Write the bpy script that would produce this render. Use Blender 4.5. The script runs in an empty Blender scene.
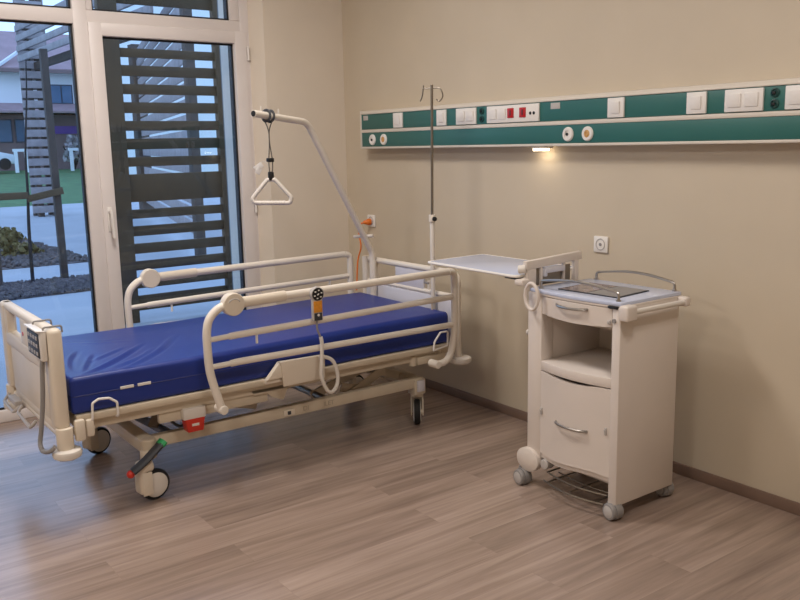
import bpy, bmesh, math, random
from mathutils import Vector, Matrix, Euler
random.seed(7)
SC = bpy.context.scene
COL = SC.collection
PI = math.pi

# ------------------------------------------------------------------ materials
def lin(c):
    return tuple((v/12.92 if v <= .04045 else ((v+.055)/1.055)**2.4) for v in c)
def hx(h):
    h = h.lstrip('#')
    return lin(tuple(int(h[i:i+2], 16)/255 for i in (0, 2, 4))) + (1,)

def mat(name, col, rough=.5, metal=0., var=.06, scale=6., bump=0., bscale=80., spec=.5, coat=0., emit=None, estr=0.):
    m = bpy.data.materials.new(name); m.use_nodes = True
    nt = m.node_tree; N = nt.nodes; L = nt.links
    b = N['Principled BSDF']
    c = hx(col) if isinstance(col, str) else col
    b.inputs['Roughness'].default_value = rough
    b.inputs['Metallic'].default_value = metal
    b.inputs['Specular IOR Level'].default_value = spec
    b.inputs['Coat Weight'].default_value = coat
    tc = N.new('ShaderNodeTexCoord')
    nz = N.new('ShaderNodeTexNoise'); nz.inputs['Scale'].default_value = scale; nz.inputs['Detail'].default_value = 4
    L.new(tc.outputs['Object'], nz.inputs['Vector'])
    r = N.new('ShaderNodeValToRGB')
    r.color_ramp.elements[0].position = .3; r.color_ramp.elements[1].position = .7
    r.color_ramp.elements[0].color = tuple(v*(1-var) for v in c[:3])+(1,)
    r.color_ramp.elements[1].color = tuple(min(1, v*(1+var)) for v in c[:3])+(1,)
    L.new(nz.outputs['Fac'], r.inputs['Fac']); L.new(r.outputs['Color'], b.inputs['Base Color'])
    if bump:
        n2 = N.new('ShaderNodeTexNoise'); n2.inputs['Scale'].default_value = bscale; n2.inputs['Detail'].default_value = 3
        L.new(tc.outputs['Object'], n2.inputs['Vector'])
        bp = N.new('ShaderNodeBump'); bp.inputs['Strength'].default_value = bump; bp.inputs['Distance'].default_value = .01
        L.new(n2.outputs['Fac'], bp.inputs['Height']); L.new(bp.outputs['Normal'], b.inputs['Normal'])
    if emit:
        b.inputs['Emission Color'].default_value = hx(emit); b.inputs['Emission Strength'].default_value = estr
    return m

M = {}
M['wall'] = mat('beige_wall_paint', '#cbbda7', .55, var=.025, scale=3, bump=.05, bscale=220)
M['walll'] = mat('beige_wall_paint_lit', '#e2d6c5', .55, var=.025, scale=3, bump=.05, bscale=220)  # left wall: stronger lamp light put into the colour as a paler beige
M['ceil'] = mat('ceiling_paint', '#d9d4cb', .9, var=.02)
M['skirt'] = mat('skirting_vinyl', '#7d6658', .5, var=.08)
M['upvc'] = mat('white_window_profile', '#e4dcd8', .42, var=.02)
M['gasket'] = mat('black_gasket', '#15161a', .6)
M['bedw'] = mat('cream_bed_enamel', '#e8dfd2', .38, var=.03)
M['bedp'] = mat('cream_bed_plastic', '#dfd3c1', .45, var=.03)
M['bedb'] = mat('beige_frame_enamel', '#cdbfa9', .42, var=.04)
M['white'] = mat('white_plastic', '#e9e4de', .4, var=.02)
M['offw'] = mat('offwhite_plastic', '#ddd6cd', .45, var=.02)
M['lav'] = mat('pale_lilac_board', '#d3d1d8', .4, var=.02)
M['blue'] = mat('blue_mattress_cover', '#183184', .40, var=.05, scale=3, bump=.06, bscale=500)
M['blued'] = mat('blue_mattress_piping', '#162264', .45, var=.05)
M['dark'] = mat('dark_grey_plastic', '#33353a', .5)
M['black'] = mat('black_rubber', '#131316', .6)
M['grey'] = mat('grey_plastic', '#8e8a88', .5)
M['lgrey'] = mat('light_grey_plastic', '#b9b3ae', .5)
M['steel'] = mat('brushed_steel', '#b5b0aa', .3, metal=1., var=.05)
M['dsteel'] = mat('dull_steel', '#8f877c', .4, metal=1., var=.05)
M['act'] = mat('actuator_tube', '#8a98b4', .35, metal=.4)
M['red'] = mat('red_plastic', '#c8301f', .4)
M['redsock'] = mat('red_socket_plastic', '#b81d22', .35)
M['green'] = mat('green_plastic', '#2f9a5c', .4)
M['orange'] = mat('orange_plastic', '#e2731c', .4)
M['amber'] = mat('amber_keypad', '#e0942e', .4, var=.12, scale=90)
M['tan'] = mat('tan_plastic', '#c99a5c', .45)
M['teal'] = mat('teal_panel_laminate', '#2a655f', .42, var=.05, scale=2.5)
M['teald'] = mat('dark_teal_socket', '#0f3f3c', .4)
M['alu'] = mat('cream_aluminium_trim', '#d8cfc2', .4, var=.02)
M['cab'] = mat('cream_cabinet_laminate', '#dbd0c6', .4, var=.02)
M['cabin'] = mat('cream_cabinet_inside', '#d3c8bc', .5, var=.02)
M['topw'] = mat('pale_blue_white_laminate', '#c4cbe0', .22, var=.015)
M['led'] = mat('lit_lamp_diffuser', '#fff4dd', .5, emit='#ffe8c4', estr=7)
M['strap'] = mat('grey_webbing', '#6f6a66', .8, var=.15, scale=60)
M['clear'] = mat('clear_tag_plastic', '#d8d4d0', .2)
M['print'] = mat('brochure_print', '#85787a', .15, var=.45, scale=16)
M['ink'] = mat('brown_ink', '#a99b87', .5)
M['slat'] = mat('dark_stained_slats', '#58472f', .7, var=.15, scale=5)
M['lat'] = mat('weathered_grey_slats', '#9c9493', .8, var=.15, scale=5)
M['post'] = mat('dark_timber_post', '#4f463f', .8, var=.15)
M['terr'] = mat('pale_terrace_paving', '#a9adb0', .8, var=.06, scale=1.2, bump=.1, bscale=40)
M['facade'] = mat('grey_facade_render', '#74787b', .85, var=.03)
M['grass'] = mat('green_lawn', '#4b7044', .95, var=.3, scale=1.5, bump=.4, bscale=12)
M['stone'] = mat('grey_gravel', '#635b58', .9, var=.35, scale=9)
M['soil'] = mat('dark_gravel_bed', '#4e4a49', .95, var=.3, scale=14)
M['leaf'] = mat('ochre_green_shrub', '#75683c', .9, var=.35, scale=14)
M['hwhite'] = mat('white_house_render', '#e9ebee', .8, var=.03, scale=.5)
M['hbrown'] = mat('mauve_brown_wall', '#857170', .85, var=.1, scale=.6)
M['roof'] = mat('red_brown_roof_tiles', '#a3898a', .8, var=.12, scale=1.2)
M['hglass'] = mat('dark_house_glass', '#54728f', .15, var=.15, scale=.8)
M['hframe'] = mat('dark_house_frame', '#3d4653', .5)
M['hill'] = mat('wooded_hill', '#3e5348', .95, var=.45, scale=.12)
M['carp'] = mat('silver_car_paint', '#dfe3e8', .25, metal=.2, var=.02)
M['purple'] = mat('purple_sign_paint', '#6a4aa0', .5)
M['bark'] = mat('dark_bark', '#2d2a28', .9, var=.25, scale=30)
M['bush'] = mat('bare_grey_bush', '#a5a0a2', .9, var=.4, scale=6)

def glass_mat():
    m = bpy.data.materials.new('window_glass'); m.use_nodes = True
    nt = m.node_tree; N = nt.nodes; L = nt.links
    for n in list(N):
        if n.type != 'OUTPUT_MATERIAL': N.remove(n)
    t = N.new('ShaderNodeBsdfTransparent'); t.inputs['Color'].default_value = (.95, .97, .97, 1)
    g = N.new('ShaderNodeBsdfGlossy'); g.inputs['Roughness'].default_value = .01
    f = N.new('ShaderNodeFresnel'); f.inputs['IOR'].default_value = 1.45
    mx = N.new('ShaderNodeMixShader')
    L.new(f.outputs[0], mx.inputs[0]); L.new(t.outputs[0], mx.inputs[1]); L.new(g.outputs[0], mx.inputs[2])
    L.new(mx.outputs[0], N['Material Output'].inputs[0])
    return m
M['glass'] = glass_mat()

def floor_mat():
    m = bpy.data.materials.new('wood_plank_vinyl'); m.use_nodes = True
    nt = m.node_tree; N = nt.nodes; L = nt.links
    b = N['Principled BSDF']
    tc = N.new('ShaderNodeTexCoord')
    mp = N.new('ShaderNodeMapping'); mp.inputs['Rotation'].default_value = (0, 0, PI/2)
    L.new(tc.outputs['Object'], mp.inputs['Vector'])
    br = N.new('ShaderNodeTexBrick')
    br.inputs['Scale'].default_value = 1; br.inputs['Brick Width'].default_value = 1.25; br.inputs['Row Height'].default_value = .185
    br.inputs['Mortar Size'].default_value = .0012; br.inputs['Mortar Smooth'].default_value = .6
    br.offset = .37; br.offset_frequency = 2; br.squash = 1
    br.inputs['Color1'].default_value = (0, 0, 0, 1); br.inputs['Color2'].default_value = (1, 1, 1, 1); br.inputs['Mortar'].default_value = (.35, .35, .35, 1)
    br.inputs['Bias'].default_value = 0
    L.new(mp.outputs[0], br.inputs['Vector'])
    mp2 = N.new('ShaderNodeMapping'); mp2.inputs['Scale'].default_value = (1.2, 22, 1)
    L.new(mp.outputs[0], mp2.inputs['Vector'])
    # shift the grain per plank
    ad = N.new('ShaderNodeVectorMath'); ad.operation = 'MULTIPLY_ADD'
    L.new(br.outputs['Color'], ad.inputs[0]); ad.inputs[1].default_value = (9, 5, 0); L.new(mp2.outputs[0], ad.inputs[2])
    nz = N.new('ShaderNodeTexNoise'); nz.inputs['Scale'].default_value = 1.; nz.inputs['Detail'].default_value = 6; nz.inputs['Roughness'].default_value = .6; nz.inputs['Distortion'].default_value = .5
    L.new(ad.outputs[0], nz.inputs['Vector'])
    n2 = N.new('ShaderNodeTexNoise'); n2.inputs['Scale'].default_value = .55; n2.inputs['Detail'].default_value = 3
    mp3 = N.new('ShaderNodeMapping'); mp3.inputs['Scale'].default_value = (1.5, 6, 1)
    L.new(ad.outputs[0], mp3.inputs['Vector']) if False else L.new(mp.outputs[0], mp3.inputs['Vector'])
    L.new(mp3.outputs[0], n2.inputs['Vector'])
    m1 = N.new('ShaderNodeMath'); m1.operation = 'MULTIPLY_ADD'; m1.inputs[1].default_value = .17
    sp = N.new('ShaderNodeSeparateColor'); L.new(br.outputs['Color'], sp.inputs[0])
    L.new(sp.outputs[0], m1.inputs[0])
    m2 = N.new('ShaderNodeMath'); m2.operation = 'MULTIPLY'; m2.inputs[1].default_value = .80
    L.new(nz.outputs['Fac'], m2.inputs[0]); L.new(m2.outputs[0], m1.inputs[2])
    m3 = N.new('ShaderNodeMath'); m3.operation = 'MULTIPLY_ADD'; m3.inputs[1].default_value = .45
    L.new(n2.outputs['Fac'], m3.inputs[0]); L.new(m1.outputs[0], m3.inputs[2])
    r = N.new('ShaderNodeValToRGB'); e = r.color_ramp.elements
    e[0].position = .42; e[0].color = hx('#75645a'); e[1].position = .95; e[1].color = hx('#b39e91')
    k = e.new(.68); k.color = hx('#978376')
    L.new(m3.outputs[0], r.inputs['Fac']); L.new(r.outputs['Color'], b.inputs['Base Color'])
    b.inputs['Roughness'].default_value = .24
    b.inputs['Specular IOR Level'].default_value = .75
    bp = N.new('ShaderNodeBump'); bp.inputs['Strength'].default_value = .12; bp.inputs['Distance'].default_value = .004
    L.new(nz.outputs['Fac'], bp.inputs['Height']); L.new(bp.outputs['Normal'], b.inputs['Normal'])
    return m
M['floor'] = floor_mat()

# ------------------------------------------------------------------ mesh helpers
def vec(p): return Vector(p)

def fillet(pts, r, n=6, closed=False):
    pts = [Vector(p) for p in pts]; out = []
    N_ = len(pts)
    for i, p in enumerate(pts):
        if not closed and i in (0, N_-1): out.append(p); continue
        a, b = pts[i-1]-p, pts[(i+1) % N_]-p
        la, lb = a.length, b.length
        a = a/la; b = b/lb
        ang = a.angle(b)
        if ang > PI-.02: out.append(p); continue
        d = min(r/math.tan(ang/2), la*.49, lb*.49)
        p0, p1 = p+a*d, p+b*d
        for k in range(n+1):
            t = k/n
            out.append((1-t)**2*p0+2*t*(1-t)*p+t*t*p1)
    return out

def smooth(pts, n=6, closed=False):
    P = [Vector(p) for p in pts]; out = []
    N_ = len(P)
    for i in range(N_ if closed else N_-1):
        p0 = P[(i-1) % N_] if (closed or i > 0) else P[0]*2-P[1]
        p1 = P[i]; p2 = P[(i+1) % N_]
        p3 = P[(i+2) % N_] if (closed or i+2 < N_) else p2*2-p1
        for k in range(n):
            t = k/n
            out.append(.5*((2*p1)+(p2-p0)*t+(2*p0-5*p1+4*p2-p3)*t*t+(3*p1-p0-3*p2+p3)*t**3))
    if not closed: out.append(P[-1])
    return out

class MB:
    def __init__(s): s.bm = bmesh.new()
    def _add(s, b):
        me = bpy.data.meshes.new('t'); b.to_mesh(me); b.free(); s.bm.from_mesh(me); bpy.data.meshes.remove(me)
    def box(s, c, d, bev=0., rot=None, seg=2):
        b = bmesh.new(); bmesh.ops.create_cube(b, size=1)
        for v in b.verts: v.co = Vector((v.co.x*d[0], v.co.y*d[1], v.co.z*d[2]))
        if bev: bmesh.ops.bevel(b, geom=list(b.edges), offset=min(bev, min(d)*.49), segments=seg, affect='EDGES', profile=.5)
        mt = Matrix.Translation(Vector(c))
        if rot: mt = mt @ Euler(rot).to_matrix().to_4x4()
        bmesh.ops.transform(b, matrix=mt, verts=b.verts); s._add(b); return s
    def bb(s, x0, x1, y0, y1, z0, z1, bev=0., seg=2):
        return s.box(((x0+x1)/2, (y0+y1)/2, (z0+z1)/2), (abs(x1-x0), abs(y1-y0), abs(z1-z0)), bev, None, seg)
    def bar(s, p0, p1, w, h, bev=0., up=(0, 0, 1)):
        p0, p1 = Vector(p0), Vector(p1); d = p1-p0; y = d.normalized(); u = Vector(up)
        x = y.cross(u).normalized(); z = x.cross(y)
        b = bmesh.new(); bmesh.ops.create_cube(b, size=1)
        for v in b.verts: v.co = Vector((v.co.x*w, v.co.y*d.length, v.co.z*h))
        if bev: bmesh.ops.bevel(b, geom=list(b.edges), offset=min(bev, min(w, h)*.49), segments=2, affect='EDGES', profile=.5)
        mt = Matrix.Translation((p0+p1)/2) @ Matrix((x, y, z)).transposed().to_4x4()
        bmesh.ops.transform(b, matrix=mt, verts=b.verts); s._add(b); return s
    def tube(s, pts, r, n=12, closed=False, flat=None, up=(0, 0, 1)):
        """swept tube; r number or list; flat=(rx, rz) for an oval section"""
        P = [Vector(p) for p in pts]; N_ = len(P)
        b = bmesh.new(); rings = []
        T = []
        for i in range(N_):
            a = P[(i-1) % N_] if (closed or i > 0) else P[i]
            c = P[(i+1) % N_] if (closed or i < N_-1) else P[i]
            T.append((c-a).normalized())
        u = Vector(up)
        if abs(T[0].dot(u)) > .95: u = Vector((1, 0, 0)) if abs(T[0].x) < .9 else Vector((0, 1, 0))
        nx = T[0].cross(u).normalized()
        for i in range(N_):
            nx = (nx-T[i]*nx.dot(T[i])).normalized()
            nz = nx.cross(T[i])
            rr = r[i] if isinstance(r, (list, tuple)) else r
            ra, rb = (flat if flat else (rr, rr))
            rings.append([b.verts.new(P[i]+nx*math.cos(2*PI*k/n)*ra+nz*math.sin(2*PI*k/n)*rb) for k in range(n)])
        for i in range(N_ if closed else N_-1):
            A, B = rings[i], rings[(i+1) % N_]
            for k in range(n): b.faces.new((A[k], A[(k+1) % n], B[(k+1) % n], B[k]))
        if not closed:
            b.faces.new(rings[0][::-1]); b.faces.new(rings[-1])
        bmesh.ops.recalc_face_normals(b, faces=b.faces); s._add(b); return s
    def cyl(s, p0, p1, r, r2=None, n=24, bev=0.):
        p0, p1 = Vector(p0), Vector(p1); d = p1-p0
        b = bmesh.new(); bmesh.ops.create_cone(b, cap_ends=True, segments=n, radius1=r, radius2=r if r2 is None else r2, depth=d.length)
        if bev:
            es = [e for e in b.edges if len(e.link_faces) == 2 and any(len(f.verts) > 4 for f in e.link_faces)]
            bmesh.ops.bevel(b, geom=es, offset=bev, segments=3, affect='EDGES', profile=.5)
        q = Vector((0, 0, 1)).rotation_difference(d.normalized()).to_matrix().to_4x4()
        bmesh.ops.transform(b, matrix=Matrix.Translation((p0+p1)/2) @ q, verts=b.verts); s._add(b); return s
    def lathe(s, o, axis, prof, n=28):
        """prof: list of (radius, height along axis)"""
        o = Vector(o); a = Vector(axis).normalized()
        q = Vector((0, 0, 1)).rotation_difference(a)
        b = bmesh.new(); rings = []
        for r, h in prof:
            if r < 1e-6: rings.append([b.verts.new(o+q @ Vector((0, 0, h)))])
            else: rings.append([b.verts.new(o+q @ Vector((r*math.cos(2*PI*k/n), r*math.sin(2*PI*k/n), h))) for k in range(n)])
        for A, B in zip(rings, rings[1:]):
            if len(A) == 1 and len(B) == 1: continue
            for k in range(n):
                k2 = (k+1) % n
                if len(A) == 1: b.faces.new((A[0], B[k2], B[k]))
                elif len(B) == 1: b.faces.new((A[k], A[k2], B[0]))
                else: b.faces.new((A[k], A[k2], B[k2], B[k]))
        if len(rings[0]) > 1: b.faces.new(rings[0][::-1])
        if len(rings[-1]) > 1: b.faces.new(rings[-1])
        bmesh.ops.recalc_face_normals(b, faces=b.faces); s._add(b); return s
    def prism(s, poly, d, bev=0.):
        """poly: 3D points of a planar face, d: extrusion vector"""
        b = bmesh.new(); d = Vector(d)
        A = [b.verts.new(Vector(p)) for p in poly]; B = [b.verts.new(Vector(p)+d) for p in poly]
        n = len(A)
        b.faces.new(A); b.faces.new(B[::-1])
        for i in range(n): b.faces.new((A[i], B[i], B[(i+1) % n], A[(i+1) % n]))
        bmesh.ops.recalc_face_normals(b, faces=b.faces)
        if bev: bmesh.ops.bevel(b, geom=list(b.edges), offset=bev, segments=2, affect='EDGES', profile=.5)
        s._add(b); return s
    def ball(s, c, r, sub=2, sc=(1, 1, 1)):
        b = bmesh.new(); bmesh.ops.create_icosphere(b, subdivisions=sub, radius=r)
        for v in b.verts: v.co = Vector((v.co.x*sc[0], v.co.y*sc[1], v.co.z*sc[2]))+Vector(c)
        s._add(b); return s
    def build(s, name, m, parent=None, sharp=35):
        me = bpy.data.meshes.new(name)
        o = bpy.data.objects.new(name, me); COL.objects.link(o)
        root = parent
        org = Vector((0, 0, 0))
        if parent is not None:
            org = ORG[parent.name]; o.parent = parent; ORG[o.name] = org
        else: ORG[o.name] = org
        if org.length: bmesh.ops.translate(s.bm, verts=s.bm.verts, vec=-org)
        s.bm.to_mesh(me); s.bm.free()
        for p in me.polygons: p.use_smooth = True
        me.set_sharp_from_angle(angle=math.radians(sharp))
        me.materials.append(M[m] if isinstance(m, str) else m)
        return o
ORG = {}

def thing(name, loc, label, cat, group=None):
    o = bpy.data.objects.new(name, None); COL.objects.link(o); o.location = loc
    o.empty_display_size = .1
    ORG[o.name] = Vector(loc); tag(o, label, cat, group); return o
def tag(o, label, cat, group=None):
    o['label'] = label; o['category'] = cat
    if group: o['group'] = group
    return o
def solo(mb, name, m, label, cat, base, group=None):
    """a thing that is one mesh: origin at its base"""
    o = mb.build(name, m)
    for v in o.data.vertices: v.co -= Vector(base)
    o.location = base
    ORG[o.name] = Vector(base)
    return tag(o, label, cat, group)
def struct(o, kind='structure'):
    o['kind'] = kind; return o

# ------------------------------------------------------------------ room shell
RX, RY, RZ = 7.0, -6.2, 3.25
struct(MB().bb(-.45, RX, RY, 0, -.1, 0).build('floor', 'floor'))
struct(MB().bb(-.5, RX+.2, RY-.2, .2, RZ, RZ+.15).build('ceiling', 'ceil'))
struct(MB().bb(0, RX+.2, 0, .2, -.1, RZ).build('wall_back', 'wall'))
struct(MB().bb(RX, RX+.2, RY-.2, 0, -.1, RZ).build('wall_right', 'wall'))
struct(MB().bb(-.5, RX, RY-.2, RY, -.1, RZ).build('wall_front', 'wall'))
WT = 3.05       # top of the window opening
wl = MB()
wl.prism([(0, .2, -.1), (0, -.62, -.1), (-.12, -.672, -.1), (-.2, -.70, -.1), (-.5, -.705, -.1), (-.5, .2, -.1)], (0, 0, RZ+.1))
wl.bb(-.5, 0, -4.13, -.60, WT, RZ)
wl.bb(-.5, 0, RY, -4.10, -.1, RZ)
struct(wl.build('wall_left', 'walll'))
struct(MB().bb(-.515, -.5, -.705, 3.5, -.1, RZ+.4).build('trim_1', 'facade'))
sk = MB(); sk.bb(0.0, RX, -.012, 0, 0, .055, .003)
struct(sk.build('baseboard_back', 'skirt'))
sk = MB(); sk.bb(0, .012, -.62, -.012, 0, .055, .003)
struct(sk.build('baseboard_left', 'skirt'))

# window: three bays, the middle one a casement door
FX0, FX1 = -.19, -.12
win = bpy.data.objects.new('window_1', None); COL.objects.link(win); ORG['window_1'] = Vector((-.15, -2.4, 0)); win.location = (-.15, -2.4, 0); win['kind'] = 'structure'
f = MB()
f.bb(FX0, FX1, -4.08, -.672, 0, .075, .006)                   # sill profile
f.bb(FX0, FX1, -4.08, -.672, 2.345, 2.429, .006)              # transom
f.bb(FX0, FX1, -4.08, -.672, 2.99, 3.06, .006)                # head
f.bb(FX0-.002, FX1+.002, -.735, -.668, -.003, 3.064, .006)                   # right jamb
f.bb(FX0-.002, FX1+.002, -1.819, -1.735, -.003, 3.064, .006)                 # mullion
f.bb(FX0-.002, FX1+.002, -2.98, -2.89, -.003, 3.064, .006)
f.bb(FX0-.002, FX1+.002, -4.083, -4.00, -.003, 3.064, .006)
f.bb(FX0, FX1, -.80, -.735, 2.429, 2.99, .004)                # upper beads
f.bb(FX0, FX1, -1.735, -1.70, 2.429, 2.99, .004)
f.bb(FX0, FX1, -2.89, -1.819, 2.30, 2.346, .004) if False else None
f.build('window_frame', 'upvc', win)
sh = MB()
SX0, SX1 = -.185, -.108
sh.bb(SX0, SX1, -1.737, -1.653, .06, 2.362, .008)
sh.bb(SX0, SX1, -.782, -.695, .06, 2.362, .008)
sh.bb(SX0+.001, SX1-.001, -1.70, -.74, 2.282, 2.361, .008)
sh.bb(SX0+.001, SX1-.001, -1.70, -.74, .061, .15, .008)
sash = sh.build('window_sash', 'upvc', win)
h = MB(); h.bb(-.108, -.098, -1.712, -1.682, 1.10, 1.25, .004)
h.cyl((-.1, -1.697, 1.225), (-.062, -1.697, 1.225), .011)
h.tube(fillet([(-.066, -1.697, 1.232), (-.062, -1.697, 1.2), (-.066, -1.69, 1.06)], .02), .011)
h.build('handle', 'white', sash)
h = MB()
for z in (2.22, 1.2, .22): h.cyl((-.104, -.688, z-.045), (-.104, -.688, z+.045), .008)
h.build('hinge', 'white', sash)
g = MB()
def gask(y0, y1, z0, z1, x=-.15, w=.012):
    g.bb(x-.006, x+.006, y0-.004, y0+w, z0, z1); g.bb(x-.006, x+.006, y1-w, y1+.004, z0, z1)
    g.bb(x-.006, x+.006, y0, y1, z0-.004, z0+w); g.bb(x-.006, x+.006, y0, y1, z1-w, z1+.004)
PANES = [(-2.89, -1.819, .075, 2.345), (-1.653, -.782, .15, 2.282), (-4.0, -2.98, .075, 2.345),
         (-2.89, -1.819, 2.429, 2.99), (-1.70, -.80, 2.429, 2.99), (-4.0, -2.98, 2.429, 2.99)]
for p in PANES: gask(*p)
g.build('gasket', 'gasket', win)
g = MB()
for y, z0, z1 in ((-1.819, .075, 2.345), (-1.819, 2.429, 2.99), (-.80, 2.429, 2.99), (-.782, .15, 2.282), (-2.98, .075, 2.345)):
    g.bb(-.205, -.156, y-.006, y+.03, z0, z1)
g.build('outer_rebate', 'gasket', win)
for y0, y1, z0, z1 in PANES:
    MB().bb(-.152, -.148, y0-.003, y1+.003, z0-.003, z1+.003).build('pane', 'glass', win)

# ------------------------------------------------------------------ wall-mounted bed-head unit
U = thing('bed_head_unit', (2.6, 0, 1.585), 'long teal and cream bed-head service unit mounted along the wall', 'wall unit')
x0, x1 = .335, 5.2
b = MB()
b.prism([(x0, -.001, 1.585), (x0, -.082, 1.585), (x0, -.086, 1.59), (x0, -.086, 1.822), (x0, -.076, 1.836), (x0, -.04, 1.842), (x0, -.001, 1.842)], (x1-x0, 0, 0))
b.build('housing', 'alu', U)
MB().bb(x0+.012, x1-.01, -.0905, -.084, 1.714, 1.813, .0015).build('upper_panel', 'teal', U)
MB().bb(x0+.012, x1-.01, -.0905, -.084, 1.600, 1.692, .0015).build('lower_panel', 'teal', U)
t = MB(); t.bb(x0, x1, -.094, -.084, 1.692, 1.712, .003); t.bb(x0, x1, -.095, -.084, 1.586, 1.599, .003); t.bb(x0, x1, -.096, -.078, 1.813, 1.822, .003)
t.bb(x0-.003, x0+.012, -.095, -.002, 1.586, 1.838, .003)
t.build('trim_strip', 'alu', U)
YF = -.0905
def plate(xa, xb, rock, name='switch'):
    p = MB().bb(xa, xb, YF-.010, YF+.002, 1.7165, 1.809, .003).build(name, 'white', U)
    for ra, rb in rock:
        MB().box(((ra+rb)/2, YF-.0125, 1.7635), (rb-ra, .006, .056), .002, (math.radians(3.5), 0, 0)).build('rocker', 'white', p)
    return p
plate(.722, .820, [(.746, .796)])
plate(1.168, 1.258, [(1.19, 1.236)])
plate(1.350, 1.526, [(1.368, 1.430), (1.446, 1.508)])
p = plate(1.619, 2.023, [(1.64, 1.70), (1.715, 1.775)], 'socket_plate')
for xc in (1.812, 1.905):
    q = MB().bb(xc-.024, xc+.024, YF-.014, YF-.006, 1.74, 1.792, .002).build('socket', 'redsock', p); q['label'] = 'red power socket'
    MB().bb(xc-.004, xc+.004, YF-.0155, YF-.0135, 1.752, 1.782, .001).build('socket_slot', 'dark', q)
for xc in (1.962, 1.988):
    MB().cyl((xc, YF-.012, 1.760), (xc, YF-.008, 1.760), .0085, n=16).build('jack_hole', 'black', p)
plate(2.48, 2.578, [(2.503, 2.555)])
plate(2.922, 3.02, [(2.946, 2.997)])
plate(3.109, 3.284, [(3.126, 3.186), (3.204, 3.264)])
plate(3.378, 3.56, [(3.396, 3.456), (3.478, 3.538)])
plate(3.95, 4.05, [(3.975, 4.025)])
for xc in (1.568, 3.331):
    for zc in (1.786, 1.742):
        s_ = MB().lathe((xc, YF+.001, zc), (0, -1, 0), [(.019, 0), (.019, .005), (.014, .007), (.013, .003), (0, .003)], 20).build('round_socket', 'teald', U)
        MB().bb(xc-.011, xc+.004, YF-.008, YF-.004, zc-.006, zc+.005, .001).build('socket_insert', 'black', s_)
for xc, c in ((.475, 'black'), (.604, 'tan'), (2.224, 'black'), (2.353, 'tan')):
    o = MB().lathe((xc, YF+.001, 1.6445), (0, -1, 0), [(.036, 0), (.036, .006), (.031, .011), (.019, .011), (.019, .006), (0, .006)], 28).build('gas_outlet', 'white', U)
    o['label'] = 'white ringed gas outlet with ' + ('dark' if c == 'black' else 'tan') + ' centre'
    if c == 'black': MB().lathe((xc-.004, YF-.005, 1.6445), (0, -1, 0), [(.008, 0), (.008, .004), (.006, .006), (0, .006)], 16).build('outlet_core', c, o)
    else: MB().lathe((xc, YF-.004, 1.6445), (0, -1, 0), [(.022, 0), (.022, .004), (.010, .007), (.008, .004), (0, .004)], 20).build('outlet_core', c, o)
for xa, xb in ((.37, .425), (2.1, 2.165)):
    MB().bb(xa, xb, YF-.0015, YF+.001, 1.774, 1.805, .0005).build('label_plate', 'lgrey', U)
l = MB().bb(1.955, 2.06, -.084, -.025, 1.575, 1.587, .003).build('reading_lamp', 'alu', U)
MB().bb(1.962, 2.038, -.080, -.030, 1.562, 1.577, .003).build('diffuser', 'led', l)

U.location.z -= .010

# wall sockets and the plug
def wall_socket(xc, zc, label, round_=True):
    w = thing('wall_socket', (xc, 0, zc), label, 'wall socket')
    MB().bb(xc-.046, xc+.046, -.012, -.0005, zc-.042, zc+.042, .006).build('cover_plate', 'white', w)
    MB().lathe((xc, -.0115, zc), (0, -1, 0), [(.030, 0), (.030, .003), (.026, .003), (.024, -.0), (0, -.0)], 24).build('socket_well', 'lgrey', w)
    if round_: MB().lathe((xc, -.0115, zc), (0, -1, 0), [(.008, 0), (.008, .0035), (0, .0035)], 16).build('earth_contact', 'grey', w)
    return w
wall_socket(2.381, 1.078, 'white square wall socket, empty, above the bedside cabinet')
wall_socket(.312, 1.076, 'white wall socket near the room corner with an orange plug in it', False)
P = thing('power_plug', (.312, -.0125, 1.07), 'orange power plug with orange cord pushed into the corner socket', 'plug')
MB().lathe((.312, -.0155, 1.07), (-.25, -1, -.05), [(.022, 0), (.024, .006), (.022, .022), (.017, .027), (.014, .044), (.009, .054), (0, .055)], 18).build('plug_body', 'orange', P)
MB().tube(smooth([(.299, -.066, 1.066), (.290, -.095, 1.05), (.30, -.105, .98), (.325, -.11, .90), (.31, -.13, .80), (.33, -.16, .6)], 6), .0055, 8).build('cord', 'orange', P)

# ------------------------------------------------------------------ hospital bed
BX = 1.16
B = thing('hospital_bed', (BX, -1.42, 0), 'cream hospital bed on casters with raised side rails beside the window', 'bed')
NX, FXX = 1.48, .84                         # near and far long beams
bf = MB()
for x in (NX, FXX): bf.bb(x-.022, x+.022, -2.13, -.50, .222, .280, .006)
bf.bb(.80, 1.54, -2.165, -2.095, .225, .288, .010)
bf.bb(.80, 1.50, -.548, -.478, .216, .278, .010)
for x in (1.55, .79): bf.cyl((x, -2.13, .20), (x, -2.13, .292), .034, bev=.006)
for x in (1.48, .79): bf.bb(x-.04, x+.03, -.555, -.475, .180, .272, .008)
frame = bf.build('base_frame', 'bedb', B)
cp = MB(); cp.bb(1.505, 1.52, -.540, -.490, .20, .266, .004); cp.build('end_cap', 'lav', frame)
sq = MB().bb(NX+.018, NX+.026, -1.40, -1.335, .230, .262, .002).build('indicator_plate', 'bedp', frame)
MB().bb(NX+.0255, NX+.0275, -1.378, -1.358, .237, .256, .001).build('indicator_window', 'dark', sq)
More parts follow.
